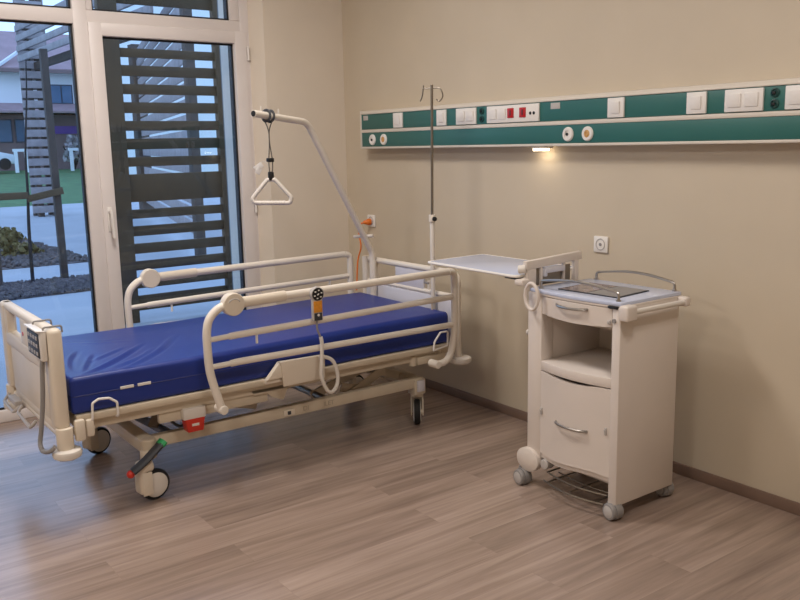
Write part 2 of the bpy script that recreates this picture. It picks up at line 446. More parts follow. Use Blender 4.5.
# faint, nearly worn off maker's lettering on the beam
def text_mesh(txt, size, loc, rot, name, m, parent, depth=.0006):
    cu = bpy.data.curves.new('t', 'FONT'); cu.body = txt; cu.size = size; cu.extrude = depth
    to = bpy.data.objects.new('t', cu); COL.objects.link(to)
    dg = bpy.context.evaluated_depsgraph_get()
    me = bpy.data.meshes.new_from_object(to.evaluated_get(dg))
    bpy.data.objects.remove(to); bpy.data.curves.remove(cu)
    b = MB(); b.bm.from_mesh(me); bpy.data.meshes.remove(me)
    bmesh.ops.transform(b.bm, matrix=Matrix.Translation(loc) @ Euler(rot).to_matrix().to_4x4(), verts=b.bm.verts)
    return b.build(name, m, parent)
text_mesh('DI', .036, (NX+.0225, -1.285, .239), (PI/2, 0, PI/2), 'lettering', 'ink', frame)
text_mesh('ILET', .036, (NX+.0225, -1.16, .239), (PI/2, 0, PI/2), 'lettering', 'ink', frame)

def bed_caster(x, y, ang, pedal=False):
    """wheel axis along local x; trail along local +y"""
    R = Matrix.Translation((x, y, 0)) @ Matrix.Rotation(ang, 4, 'Z')
    def T(mb): bmesh.ops.transform(mb.bm, matrix=R, verts=mb.bm.verts); return mb
    k = MB()
    k.cyl((0, 0, .16), (0, 0, .245), .026, bev=.004)
    k.box((0, -.012, .172), (.074, .070, .050), .018, seg=3)
    k.box((0, -.034, .115), (.070, .034, .14), .014, seg=3)
    k.box((-.033, .008, .100), (.008, .07, .10), .004); k.box((.033, -.018, .095), (.008, .05, .11), .004)
    k.cyl((-.037, .032, .073), (.0, .032, .073), .014)
    c = T(k).build('caster', 'bedp', B)
    w = MB(); w.lathe((-.022, .032, .073), (1, 0, 0), [(0, 0), (.052, 0), (.058, .003), (.058, .041), (.052, .044), (.02, .046), (0, .046)], 32)
    T(w).build('wheel', 'offw', c)
    t = MB(); t.lathe((-.018, .032, .073), (1, 0, 0), [(.055, 0), (.068, .002), (.073, .010), (.073, .026), (.068, .034), (.055, .036)], 36)
    T(t).build('tyre', 'black', c)
    if pedal:
        p = MB(); p.tube(smooth([(.03, -.085, .172), (.035, -.06, .188), (.040, -.02, .215), (.042, .02, .245), (.042, .055, .270)], 5), .016, 10, flat=(.030, .017))
        T(p).build('brake_pedal', 'dark', c)
        q = MB(); q.ball((.028, -.094, .163), .019, 2, (1.1, 1, 1)); q = T(q).build('pedal_tip', 'red', c); q['label'] = 'red pedal tip'
        q = MB(); q.tube([(.042, .050, .267), (.042, .070, .283)], .016, 10, flat=(.0305, .0175)); q = T(q).build('pedal_tip', 'green', c); q['label'] = 'green pedal tip'
    return c
bed_caster(1.565, -2.150, math.radians(8), True)
bed_caster(.79, -2.165, math.radians(20))
bed_caster(1.455, -.50, math.radians(233))
bed_caster(.79, -.52, math.radians(10))

# lifting gear under the deck
for x in (1.30, 1.02):
    for p0, p1 in (((x, -1.12, .24), (x, -.56, .40)), ((x+.035, -.92, .40), (x+.035, -.53, .262)), ((x, -1.98, .40), (x, -1.45, .26))):
        MB().bar(p0, p1, .02, .05, .006).build('lift_arm', 'bedb', B)
for p0, p1 in (((1.39, -.98, .285), (1.39, -.76, .232)), ((1.41, -.93, .24), (1.41, -.70, .345))):
    MB().bar(p0, p1, .012, .05, .005).build('lift_arm', 'bedb', B)
for p0, p1, r_ in (((.87, -1.10, .25), (1.46, -1.10, .25), .018), ((.9, -1.97, .40), (1.55, -1.97, .40), .018), ((1.0, -.74, .335), (1.36, -.74, .335), .014)):
    MB().cyl(p0, p1, r_).build('cross_tube', 'dsteel', B)
MB().cyl((1.08, -2.07, .30), (1.42, -1.93, .21), .022).build('actuator', 'act', B)
ac = MB(); ac.cyl((1.16, -1.9, .29), (1.16, -1.35, .34), .03); ac.cyl((1.16, -1.36, .34), (1.16, -.9, .38), .014); ac.build('actuator', 'dsteel', B)
MB().bar((1.26, -1.93, .40), (1.34, -2.03, .27), .05, .02, .004).build('actuator_bracket', 'dsteel', B)
MB().tube(smooth([(1.5, -2.02, .36), (1.5, -1.95, .30), (1.49, -1.89, .37)], 6), .007, 8).build('cable', 'dark', B)

# deck
dk = MB()
dk.bb(1.575, 1.618, -2.455, -.38, .452, .484, .006); dk.bb(.702, .745, -2.455, -.38, .452, .484, .006)
dk.bb(1.555, 1.585, -2.45, -.40, .405, .462, .006); dk.bb(.735, .765, -2.45, -.40, .405, .462, .006)
dk.bb(.72, 1.60, -2.455, -2.40, .42, .478, .008); dk.bb(.72, 1.60, -.43, -.38, .42, .478, .008)
for y in (-1.9, -1.5, -1.15, -.7): dk.bb(.74, 1.58, y-.025, y+.025, .41, .458, .005)
dk.bb(1.545, 1.575, -2.08, -1.52, .355, .42, .008)
dk.prism([(1.55, -1.62, .43), (1.55, -1.40, .43), (1.55, -1.44, .35), (1.55, -1.50, .372), (1.55, -1.53, .40), (1.55, -1.60, .40)], (.035, 0, 0), .003)
dk.bb(1.55, 1.60, -.60, -.40, .385, .43, .008); dk.cyl((1.575, -.62, .385), (1.575, -.62, .44), .022)
dk.cyl((1.575, -.44, .40), (1.575, -.44, .48), .024)
deck = dk.build('deck_frame', 'bedb', B)
pn = MB()
for ya, yb in ((-2.44, -1.93), (-1.91, -1.50), (-1.48, -1.17), (-1.15, -.37)): pn.bb(.76, 1.56, ya, yb, .456, .4835, .006)
pn.build('deck_panel', 'bedp', B)
for s in (1, -1):
    X = 1.635 if s > 0 else .685
    r = MB()
    r.tube(fillet([(X-.02*s, -2.393, .452), (X, -2.393, .46), (X, -2.388, .532), (X, -2.362, .546), (X, -2.315, .542), (X, -2.283, .518), (X, -2.282, .455), (X-.02*s, -2.282, .45)], .012, 4), .0055, 8)
    r.build('mattress_retainer', 'white', deck)
    r = MB()
    r.tube(fillet([(X, -.515, .465), (X, -.507, .511), (X, -.465, .56), (X, -.412, .56), (X, -.412, .478), (X, -.515, .465)], .012, 4), .0055, 8)
    r.build('mattress_retainer', 'white', deck)
# side cover plate and the red-labelled release box
pl = MB()
pl.prism([(1.650, -1.475, .44), (1.650, -1.482, .54), (1.650, -1.49, .562), (1.650, -1.235, .558), (1.650, -1.24, .443)], (.012, 0, 0), .003)
pl.prism([(1.622, -1.49, .551), (1.662, -1.49, .556), (1.662, -1.235, .552), (1.622, -1.235, .546)], (0, 0, .012), .003)
pl.prism([(1.622, -1.56, .484), (1.622, -1.49, .56), (1.622, -1.47, .56), (1.622, -1.44, .484)], (.03, 0, 0), .003)
pl.bb(1.600, 1.640, -1.56, -1.44, .462, .484, .003)
pl.build('rail_cover_plate', 'bedp', B)
rb = MB(); rb.bb(1.53, 1.605, -1.975, -1.862, .355, .41, .008)
rbx = rb.build('release_box', 'offw', B)
rr = MB(); rr.prism([(1.545, -1.965, .36), (1.545, -1.868, .36), (1.545, -1.878, .293), (1.545, -1.955, .293)], (.058, 0, 0), .004)
rr = rr.build('release_handle', 'red', rbx); rr['label'] = 'red release handle'
MB().bb(1.6025, 1.6045, -1.935, -1.90, .322, .334).build('handle_mark', 'offw', rr)

# side rails
def side_rail(X, s, visible):
    zf, zh = (.755, .772)
    m = MB(); m.tube([(X, -1.72, .893), (X, -.44, .908)], .02, 14, flat=(.016, .020)); o = m.build('side_rail', 'bedw', B)
    m = MB()
    m.tube(smooth([(X, -1.74, .893), (X, -1.80, .880), (X, -1.85, .838), (X, -1.868, .78), (X, -1.870, .70), (X, -1.866, .60), (X, -1.85, .52), (X, -1.825, .43), (X-.005*s, -1.815, .395)], 5), .0195, 12)
    m.cyl((X-.05*s, -1.815, .40), (X+.026*s, -1.815, .40), .022, bev=.005); m.build('rail_post', 'bedw', o)
    m = MB()
    m.tube(smooth([(X, -.44, .908), (X, -.410, .898), (X, -.400, .868), (X, -.400, .75), (X, -.402, .60), (X, -.412, .51), (X, -.435, .435), (X, -.475, .402), (X, -.53, .398)], 5), .0195, 12)
    m.cyl((X-.05*s, -.535, .398), (X+.022*s, -.535, .398), .022, bev=.005); m.build('rail_post', 'bedw', o)
    k = MB(); k.tube([(X, -1.70, .892), (X, -1.46, .896)], .02, 14, flat=(.020, .026)); k.build('rail_sleeve', 'bedp', o)
    for za, zb in ((.742, .764), (.613, .606)):
        k = MB(); k.tube([(X, -1.76, za-.002), (X, -1.72, za), (X, -1.70, za), (X, -.42, zb)], .02, 14, flat=(.013, .0165))
        k.tube([(X, -1.868, za-.004), (X, -1.72, za)], .013, 12)
        k.tube([(X, -.47, zb), (X, -.402, zb)], .014, 12)
        k.build('rail_bar', 'bedw', o)
    k = MB(); k.lathe((X-.022*s, -1.735, .890), (s, 0, 0), [(0, 0), (.050, 0), (.054, .004), (.054, .04), (.050, .045), (.02, .047), (0, .047)], 28)
    d = k.build('hinge_disc', 'bedp', o)
    k = MB(); k.tube([(X+.0245*s, -1.735+.026*math.cos(a), .902+.014*math.sin(a)) for a in [PI*i/10 for i in range(11)]], .003, 6)
    k.build('grip_mark', 'lgrey', d)
    MB().cyl((X, -1.62, .73), (X, -1.62, .687), .006).build('rail_peg', 'white', o)
    MB().cyl((X, -.56, .75), (X, -.56, .71), .006).build('rail_peg', 'white', o)
side_rail(1.683, 1, True)
side_rail(.627, -1, True)

# foot board
fb = MB()
yo, yi = -2.540, -2.482
fb.bb(1.53, 1.632, yo, yi, .435, .874, .020, 3)
fb.bb(.695, .80, yo, yi, .44, .874, .020, 3)
fb.bb(.78, .835, yo+.004, yi-.016, .66, .855, .010)
fb.bb(.72, 1.60, yo+.004, yi-.004, .836, .874, .016, 3)
fb.bb(1.10, 1.24, yo+.004, yi-.018, .66, .855, .010)
fb.bb(1.46, 1.56, yo+.006, yi-.006, .66, .855, .008)
fb.bb(.74, 1.58, yo+.002, yi-.004, .665, .735, .014, 3)
ft = fb.build('footboard', 'bedp', B)
MB().bb(.82, 1.55, yo+.012, yi-.012, .448, .69, .006).build('footboard_panel', 'bedp', ft)
t = MB()
t.cyl((1.615, -2.508, .345), (1.615, -2.508, .445), .035, bev=.005); t.cyl((.70, -2.505, .345), (.70, -2.505, .44), .040, bev=.006)
t.tube(fillet([(.70, -2.505, .395), (1.63, -2.505, .395)], .02), .018, 12)
t.bb(.80, 1.52, -2.52, -2.48, .40, .445, .006)
t.bb(1.605, 1.64, -2.468, -2.425, .375, .470, .010); t.bb(.69, .725, -2.468, -2.425, .375, .455, .010)
t.bb(1.60, 1.635, -2.42, -2.385, .385, .462, .010)
t.bb(1.59, 1.62, -2.47, -2.38, .40, .43, .005)
t.bb(.69, .72, -2.47, -2.40, .40, .43, .005)
t.build('footboard_mount', 'bedp', ft)
for x in (1.62, .70):
    MB().lathe((x, -2.505, .310), (0, 0, 1), [(0, 0), (.045, 0), (.058, .008), (.062, .022), (.058, .036), (.045, .042), (0, .042)], 28).build('bumper_wheel', 'offw', ft)
w = MB(); w.tube(fillet([(.80, -2.55, .42), (.80, -2.58, .385), (1.0, -2.58, .375), (1.0, -2.55, .40)], .02), .008, 8)
wx = w; w.tube(fillet([(1.05, -2.55, .415), (1.07, -2.575, .39), (1.30, -2.575, .375), (1.31, -2.55, .405)], .02), .008, 8)
w.bb(.85, 1.0, -2.57, -2.535, .40, .425, .004)
w.build('linen_rail', 'lgrey', ft)
s_ = MB()
s_.bb(1.17, 1.50, yo-.001, yo+.001, .436, .44)
# head board
hb = MB()
Y = -.300
hb.tube(fillet([(1.592, Y, .36), (1.592, Y, .872), (.655, Y, .872), (.655, Y, .36)], .06, 8), .019, 12)
hb.tube(fillet([(1.58, Y, .735), (.67, Y, .735)], .02), .015, 12)
hb.tube(fillet([(1.33, Y, .80), (1.33, Y, .74)], .02), .010, 8)
hd = hb.build('headboard', 'bedw', B)
MB().bb(1.0, 1.285, Y-.010, Y+.010, .742, .86, .006).build('centre_panel', 'lav', hd)
MB().bb(.68, 1.57, Y-.016, Y+.012, .45, .722, .010).build('headboard_panel', 'lav', hd)
MB().bb(.660, .705, -.330, -.285, .70, .890, .006).build('corner_plate', 'bedw', hd)
MB().bb(.745, .79, -.312, -.285, .68, .890, .006).build('corner_plate', 'bedw', hd)
for x in (1.592, .655):
    MB().lathe((x, Y+.015, .345), (0, 0, 1), [(0, 0), (.05, 0), (.064, .009), (.068, .022), (.064, .035), (.05, .042), (0, .042)], 28).build('bumper_wheel', 'offw', hd)
k = MB(); k.bb(1.395, 1.445, -.372, -.31, .52, .598, .008)
k.build('pole_socket', 'bedb', hd)
MB().bb(.775, .835, -.372, -.31, .50, .5745, .008).build('pole_socket', 'bedb', hd)

# mattress
def mattress():
    xa, xb, ya, yb, za, zb = .712, 1.608, -2.466, -.377, .4845, .650
    R = .020
    def ring(ins):
        r = max(R-ins*.6, .006); pts = []
        X0, X1, Z0, Z1 = xa+ins, xb-ins, za+ins, zb-ins
        def arc(cx, cz, a0):
            for k in range(6): pts.append((cx+r*math.cos(a0+PI/2*k/5), cz+r*math.sin(a0+PI/2*k/5)))
        arc(X1-r, Z1-r, 0)
        for k in range(1, 72): pts.append((X1-r+(X0+r-X1+r)*k/72, Z1))
        arc(X0+r, Z1-r, PI/2)
        for k in range(1, 6): pts.append((X0, Z1-r+(Z0+r-Z1+r)*k/6))
        arc(X0+r, Z0+r, PI)
        for k in range(1, 72): pts.append((X0+r+(X1-r-X0-r)*k/72, Z0))
        arc(X1-r, Z0+r, 1.5*PI)
        for k in range(1, 6): pts.append((X1, Z0+r+(Z1-r-Z0-r)*k/6))
        return pts
    st = []
    for k in range(6): a = PI/2*k/5; st.append((ya+R*(1-math.sin(a)), R*(1-math.cos(PI/2-a)) if False else R*(1-math.sin(a))*0+R*(1-math.sin(a))))
    st = [(ya+R*(1-math.cos(PI/2*k/5)), R*(1-math.sin(PI/2*k/5))*.9) for k in range(6)]
    yl = [ya+R+k*.0065 for k in range(1, 112)]
    yl += [yl[-1]+(yb-R-yl[-1])*k/70 for k in range(1, 70)]
    st += [(y, 0) for y in yl]
    st += [(yb-R*(1-math.cos(PI/2*(5-k)/5)), R*(1-math.sin(PI/2*(5-k)/5))*.9) for k in range(6)]
    creases = [([(1.10, -1.80), (1.22, -1.88), (1.35, -1.97), (1.50, -2.12), (1.60, -2.25)], .0085, .013),
               ([(1.17, -1.99), (1.29, -2.09), (1.39, -2.18), (1.50, -2.30), (1.585, -2.43)], .010, .011),
               ([(1.18, -2.08), (1.30, -2.22), (1.38, -2.33)], .004, .012), ([(1.22, -2.26), (1.38, -2.33), (1.54, -2.40)], .007, .011),
               ([(1.10, -2.30), (1.30, -2.39), (1.50, -2.44)], .007, .012), ([(1.30, -1.98), (1.44, -2.10), (1.57, -2.30)], .006, .014),
               ([(.85, -2.36), (1.0, -2.20), (1.08, -2.02)], .004, .016)]
    creases = [([Vector(p) for p in smooth([(x, y, 0) for x, y in c], 5)], h_, w_) for c, h_, w_ in creases]
    def disp(x, y):
        d = .002*math.sin(x*5+1)*math.sin(y*3.1)
        e = min(x-xa, xb-x, y-ya, yb-y)
        d += .005*min(1, e/.25)
        if y > -1.7: return d+.014*min(1, (y+1.7)/1.0)
        for P_, h_, w_ in creases:
            best = 1e9
            n_ = len(P_)-1
            for i in range(n_):
                a, c = P_[i], P_[i+1]; dx, dy = c.x-a.x, c.y-a.y; L2 = dx*dx+dy*dy
                t = max(0, min(1, ((x-a.x)*dx+(y-a.y)*dy)/L2))
                qx, qy = x-a.x-dx*t, y-a.y-dy*t; D = math.hypot(qx, qy)
                if D < best: best = D; sg = 1 if dx*qy-dy*qx > 0 else -1; pos = (i+t)/n_
            if best > .08: continue
            n = best*sg; f_ = min(1, pos*3.5)*min(1, (1-pos)*3.5)
            d += h_*f_*(math.exp(-(n/w_)**2)-.6*math.exp(-((n-2*w_)/w_)**2))
        return d
    m = MB(); b = m.bm; rings = []
    for y, ins in st:
        rg = []
        for x, z in ring(ins):
            k = max(0, min(1, (z-(zb-.03))/.03))
            rg.append(b.verts.new((x+(.004*math.sin(y*9) if xa+.05 < x else 0)*(1-k)*.6, y, z+disp(x, y)*k)))
        rings.append(rg)
    n = len(rings[0])
    for A, C in zip(rings, rings[1:]):
        for k in range(n): b.faces.new((A[k], A[(k+1) % n], C[(k+1) % n], C[k]))
    b.faces.new(rings[0][::-1]); b.faces.new(rings[-1])
    bmesh.ops.recalc_face_normals(b, faces=b.faces)
    T_ = thing('mattress', (BX, -1.42, .4845), 'royal blue wipe-clean mattress lying on the hospital bed', 'mattress')
    m.build('cover', 'blue', T_, 60)
    s = MB()
    s.tube(fillet([(xa-.001, ya-.001, .566), (xb+.001, ya-.001, .566), (xb+.001, yb+.001, .566), (xa-.001, yb+.001, .566)], .03, 5, True), .0028, 6, True)
    s.build('seam_piping', 'blued', T_)
    for a, c in ((-2.256, -2.196), (-2.178, -2.118)):
        q = MB().bb(xb+.0005, xb+.004, a, c, .5635, .5765, .001).build('label_tag', 'white', T_); q['label'] = 'white tag on the mattress side'
mattress()

# control unit hooked on the foot board
C = thing('control_unit', (1.50, -2.555, .76), 'cream control box with dark keypad hooked over the footboard', 'control panel')
MB().box((1.50, -2.5545, .820), (.21, .026, .125), .007, None, 3).build('housing', 'offw', C)
kp = MB().box((1.49, -2.5685, .820), (.185, .004, .105), .0015).build('keypad', 'dark', C)
c = MB()
for i in range(4):
    for j in range(3): c.box((1.425+i*.042, -2.5712, .785+j*.033), (.024, .003, .016), .001)
c.build('keypad_buttons', 'lgrey', kp)
MB().box((1.50, -2.562, .886), (.21, .040, .006), .002, (math.radians(-8), 0, 0)).build('top_cover', 'white', C)
for x in (1.42, 1.585):
    MB().tube(fillet([(x, -2.548, .87), (x, -2.549, .899), (x, -2.474, .899), (x, -2.472, .87)], .01, 4), .004, 8).build('hook', 'grey', C)
MB().tube(smooth([(1.555, -2.553, .76), (1.553, -2.558, .72), (1.545, -2.566, .58), (1.53, -2.58, .45), (1.53, -2.59, .39), (1.565, -2.59, .365), (1.62, -2.575, .375), (1.635, -2.555, .395)], 8), .010, 10).build('cable', 'grey', C)
MB().cyl((1.154, yo+.006, .779), (1.154, yo+.002, .779), .010, n=14).build('warning_sticker', 'red', ft)['label'] = 'small red sticker'

C.location.z -= .020

# handset on the near rail
H = thing('hand_control', (1.71, -1.285, .77), 'small bed handset with amber keys clipped to the near side rail', 'remote control')
c = MB(); c.lathe((1.706, -1.283, .905), (1, 0, 0), [(0, 0), (.034, 0), (.037, .004), (.037, .018), (.034, .022), (0, .022)], 26)
c.bb(1.706, 1.726, -1.313, -1.255, .772, .905, .007, 3)
bd = c.build('handset_body', 'lgrey', H)
k = MB(); k.lathe((1.727, -1.283, .905), (1, 0, 0), [(0, 0), (.032, 0), (.031, .003), (0, .003)], 26); k.build('dial_face', 'black', bd)
k = MB()
for a in range(6): k.box((1.7315, -1.283+.02*math.cos(a*PI/3+.3), .905+.02*math.sin(a*PI/3+.3)), (.003, .009, .006), .001)
k.box((1.7315, -1.283, .905), (.003, .012, .006), .001, (.5, 0, 0)); k.build('dial_mark', 'white', bd)
MB().bb(1.7255, 1.7285, -1.308, -1.260, .815, .872, .001).build('key_field', 'amber', bd)
k = MB(); k.bb(1.7255, 1.7280, -1.306, -1.262, .775, .812, .001); k.build('lower_keys', 'dark', bd)
k = MB(); k.cyl((1.7275, -1.283, .802), (1.7295, -1.283, .802), .007, n=14); k.build('round_key', 'white', bd)
k = MB(); k.tube(fillet([(1.712, -1.284, .80), (1.700, -1.284, .77), (1.663, -1.284, .77)], .01, 3), .006, 8)
k = MB(); k.tube(smooth([(1.716, -1.286, .775), (1.716, -1.286, .73), (1.722, -1.274, .69), (1.724, -1.268, .655)], 5), .0055, 8); k.build('strain_relief', 'grey', H)
k = MB(); k.tube(smooth([(1.722, -1.272, .690), (1.724, -1.268, .655), (1.724, -1.272, .57), (1.722, -1.275, .49), (1.72, -1.25, .42), (1.715, -1.215, .395), (1.71, -1.18, .425), (1.705, -1.172, .48), (1.70, -1.19, .545), (1.69, -1.225, .572), (1.675, -1.262, .57)], 7), .0095, 10)
k.build('coiled_cable', 'offw', H)
H.location += Vector((-.004, -.018, -.016))

# lifting pole with its hanging grip
L_ = thing('lifting_pole', (.805, -.342, .575), 'cream bent lifting pole rising from the head corner of the bed', 'lifting pole')
base = Vector((.805, -.342, .5755)); el = Vector((.806, -.346, .925)); bend = Vector((.945, -.870, 1.736)); tip = Vector((1.10, -1.283, 1.776))
k = MB(); k.tube(fillet([base, el, bend, tip], .10, 8), .019, 14); k.build('pole', 'bedw', L_)
k = MB(); d_ = (tip-bend).normalized(); k.cyl(tip-d_*.004, tip+d_*.004, .0155, bev=.002); k.build('end_cap', 'black', L_)
k = MB(); k.cyl(base+Vector((0, 0, .1)), base+Vector((0, 0, .30)), .0215, bev=.004); k.build('socket_collar', 'bedw', L_)
k = MB(); k.tube([(.745, -.44, 1.03), (.865, -.375, 1.04)], .011, 10); k.build('cross_pin', 'offw', L_)
for t_ in (.06, .20):
    q = tip-d_*t_; MB().cyl(q+Vector((0, 0, .015)), q+Vector((0, 0, .045)), .003, n=8).build('stop_pin', 'offw', L_)
hang = tip-d_*.115
G = thing('grip_handle', (hang.x, hang.y, 1.27), 'off-white triangular grip hanging on a strap from the lifting pole', 'grip handle')
side = Vector((.80, .60, 0)).normalized()      # roughly facing the room
side = Vector((.52, .854, 0)).normalized()
k = MB()
for off in (-.016, .016):
    q = hang+d_*off
    n1 = d_.cross(Vector((0, 0, 1))).normalized(); n2 = n1.cross(d_)
    k.tube([q+n1*.029*math.cos(a)+n2*.029*math.sin(a) for a in [2*PI*i/16 for i in range(16)]], .004, 6, True, flat=(.008, .003), up=d_)
k.build('pole_loop', 'dark', G)
zt = 1.755
k = MB()
k.tube(smooth([hang+Vector((0, 0, -.022))+side*.022, hang+Vector((0, 0, -.07))+side*.004, hang+Vector((0, 0, -.13)), hang+Vector((0, 0, -.25))+side*.012, hang+Vector((0, 0, -.345))+side*.002], 5), .005, 8, flat=(.009, .003))
k.tube(smooth([hang+Vector((0, 0, -.022))-side*.022, hang+Vector((0, 0, -.07))-side*.004, hang+Vector((0, 0, -.13)), hang+Vector((0, 0, -.25))-side*.008, hang+Vector((0, 0, -.345))-side*.002], 5), .005, 8, flat=(.009, .003))
k.build('strap', 'strap', G)
MB().box(hang+Vector((0, 0, -.235)), (.034, .034, .022), .005).build('strap_slider', 'black', G)
MB().box(hang+Vector((0, 0, -.322)), (.026, .030, .05), .008).build('buckle', 'black', G)
k = MB()
cen = hang+Vector((0, 0, -.340))
tri = [cen+side*.02+Vector((0, 0, 0)), cen+side*.106+Vector((0, 0, -.100)), cen+side*.099+Vector((0, 0, -.130)), cen-side*.099+Vector((0, 0, -.124)), cen-side*.106+Vector((0, 0, -.10)), cen-side*.02]
k.tube(fillet(tri, .02, 5, True), .0115, 12, True, up=side.cross(Vector((0, 0, 1))))
gr = k.build('grip', 'offw', G)
k = MB()
for i in range(7): k.cyl(cen-side*(.066-.022*i)+Vector((0, 0, -.1275))-side*.004, cen-side*(.066-.022*i)+Vector((0, 0, -.1275))+side*.004, .0133, n=14, bev=.002)
k.build('grip_rib', 'offw', gr)
k = MB(); q = hang+Vector((0, 0, -.27))-side*.065
k.box(q, (.004, .05, .03), .001, (.6, 0, -.5)); k.box(q+Vector((0, 0, -.02)), (.004, .03, .04), .001, (-.5, 0, -.4))
k.tube(smooth([hang+Vector((0, 0, -.28)), hang+Vector((0, 0, -.24))-side*.035, q], 4), .0015, 6)
k.build('tag', 'clear', G)

# drip stand in the head socket
I = thing('drip_stand', (1.42, -.342, .60), 'slim drip stand with hooks standing in the head end of the bed', 'drip stand')
k = MB(); k.cyl((1.42, -.342, .60), (1.42, -.342, 1.185), .0135, bev=.002); k.build('lower_tube', 'offw', I)
k = MB(); k.cyl((1.42, -.342, 1.15), (1.432, -.342, 1.925), .008, n=14); rod = k.build('upper_rod', 'dsteel', I)
k = MB(); k.cyl((1.42, -.342, 1.158), (1.42, -.342, 1.20), .019, bev=.003); kc = k.build('clamp_collar', 'bedw', I)
k = MB(); k.cyl((1.435, -.348, 1.178), (1.452, -.354, 1.178), .006); k.cyl((1.452, -.354, 1.178), (1.47, -.361, 1.178), .013, bev=.004); k.build('clamp_knob', 'black', kc)
for s in (1, -1):
    k = MB(); c_ = Vector((1.432, -.342, 1.905)); u = Vector((s*.9, s*.43, 0)).normalized()
    k.tube(smooth([c_, c_+u*.045, c_+u*.062+Vector((0, 0, -.02)), c_+u*.066+Vector((0, 0, -.05)), c_+u*.045+Vector((0, 0, -.072)), c_+u*.028+Vector((0, 0, -.06))], 5) if s > 0 else
           smooth([c_, c_+u*.05, c_+u*.055+Vector((0, 0, -.012)), c_+u*.062+Vector((0, 0, -.045)), c_+u*.074+Vector((0, 0, -.068))], 5), .0038, 8)
    if s < 0: k.tube([c_+u*.05, c_+u*.052+Vector((0, 0, .018))], .0038, 8)
    k.build('bag_hook', 'dsteel', I)
k = MB(); k.cyl((1.40, -.36, .80), (1.36, -.355, .80), .007); k.build('side_pin', 'grey', I)

# ------------------------------------------------------------------ bedside cabinet
K = thing('bedside_cabinet', (2.78, -.45, 0), 'cream bedside cabinet on casters with fold-out tray against the wall', 'bedside cabinet')
XL, XLi, XRi, XR = 2.512, 2.600, 3.004, 3.048
YFR, YB = -.66, -.255
c = MB()
c.bb(XRi, XR, YFR, -.268, .062, .925, .006)                        # right side slab
c.bb(XL, XLi, YFR+.004, -.575, .13, .93, .008)                  # left front post
c.bb(XL, XL+.02, -.60, YB, .13, .925, .004)
c.bb(XLi-.024, XLi-.004, -.60, YB, .131, .924, .002)
body = c.build('carcass', 'cab', K)
c = MB()
c.bb(XL+.02, XRi, YB, YB+.018, .13, .925); c.bb(XLi, XRi, -.61, YB, .13, .155)
c.bb(XLi-.002, XRi, -.62, YB, .815, .83)
c.build('inner_lining', 'cabin', body)
def bow(xa, xb, y, dep, n=14):
    return [(xa+(xb-xa)*i/n, y-dep*math.sin(PI*i/n)) for i in range(n+1)]
def bowed(mb, xa, xb, y, dep, z0, z1, back, bev=0.):
    pts = bow(xa, xb, y, dep); poly = [(x, yy, z0) for x, yy in pts]+[(xb, back, z0), (xa, back, z0)]
    mb.prism(poly, (0, 0, z1-z0), bev); return mb
c = bowed(MB(), XLi-.002, XRi+.001, -.655, .030, .575, .618, YB, .003); c.build('open_shelf', 'cab', K)
# drawer
def drawer_front(zb_l, zb_m, z1, z0pts=None):
    pass
c = MB()
pts = bow(XLi+.003, XRi-.003, -.655, .028); b = bmesh.new()
def front_panel(pts, ztop, zbot, thick=.02):
    """bowed front with shaped lower and upper edge"""
    b = bmesh.new(); n = len(pts); R = []
    for i, (x, y) in enumerate(pts):
        t = i/(n-1); zt, zb_ = ztop(t), zbot(t)
        R.append([b.verts.new((x, y, zb_)), b.verts.new((x, y, zt)), b.verts.new((x, y+thick, zt)), b.verts.new((x, y+thick, zb_))])
    for A, C_ in zip(R, R[1:]):
        for k in range(4): b.faces.new((A[k], A[(k+1) % 4], C_[(k+1) % 4], C_[k]))
    b.faces.new(R[0][::-1]); b.faces.new(R[-1])
    bmesh.ops.recalc_face_normals(b, faces=b.faces)
    return b
m = MB(); m._add(front_panel(pts, lambda t: .917, lambda t: .838-.008*math.sin(PI*t)))
dr = m.build('drawer', 'cab', K)
def handle(parent, xa, xb, y, dep, z, sag):
    h = MB(); P_ = []
    for i in range(13):
        t = i/12; e = math.sin(PI*t)
        P_.append((xa+(xb-xa)*t, y-.016*min(1, e*3)-dep*e, z-sag*e))
    h.tube(P_, .0062, 10); return h.build('handle', 'steel', parent)
handle(dr, 2.71, 2.888, -.676, .010, .899, .004)
k = MB(); k.bb(2.985, 2.998, -.668, -.655, .850, .868, .003); k.cyl((2.991, -.671, .859), (2.991, -.665, .859), .004, n=10); k.build('drawer_latch', 'lgrey', dr)
# door
pts2 = bow(XLi+.001, XRi+.004, -.658, .026)
m = MB(); m._add(front_panel(pts2, lambda t: .570-.011*max(0, math.sin(PI*(t-.12)/.68) if .12 < t < .80 else 0)**.6, lambda t: .180-.007*math.sin(2*PI*t)))
do = m.build('door', 'cab', K)
m = MB(); m._add(front_panel([(x, y+.004) for x, y in bow(XLi-.004, XRi, -.652, .024)], lambda t: .186-.007*math.sin(2*PI*t), lambda t: .156-.007*math.sin(2*PI*t)))
m.build('plinth', 'cab', K)
handle(do, 2.715, 2.90, -.678, .010, .364, .003)
for x, z in ((2.612, .384), (2.988, .385)):
    k = MB(); k.bb(x-.005, x+.005, -.668, -.658, z-.016, z+.016, .002); k.cyl((x, -.672, z+.005), (x, -.666, z+.005), .004, n=10); k.build('door_latch', 'lgrey', do)
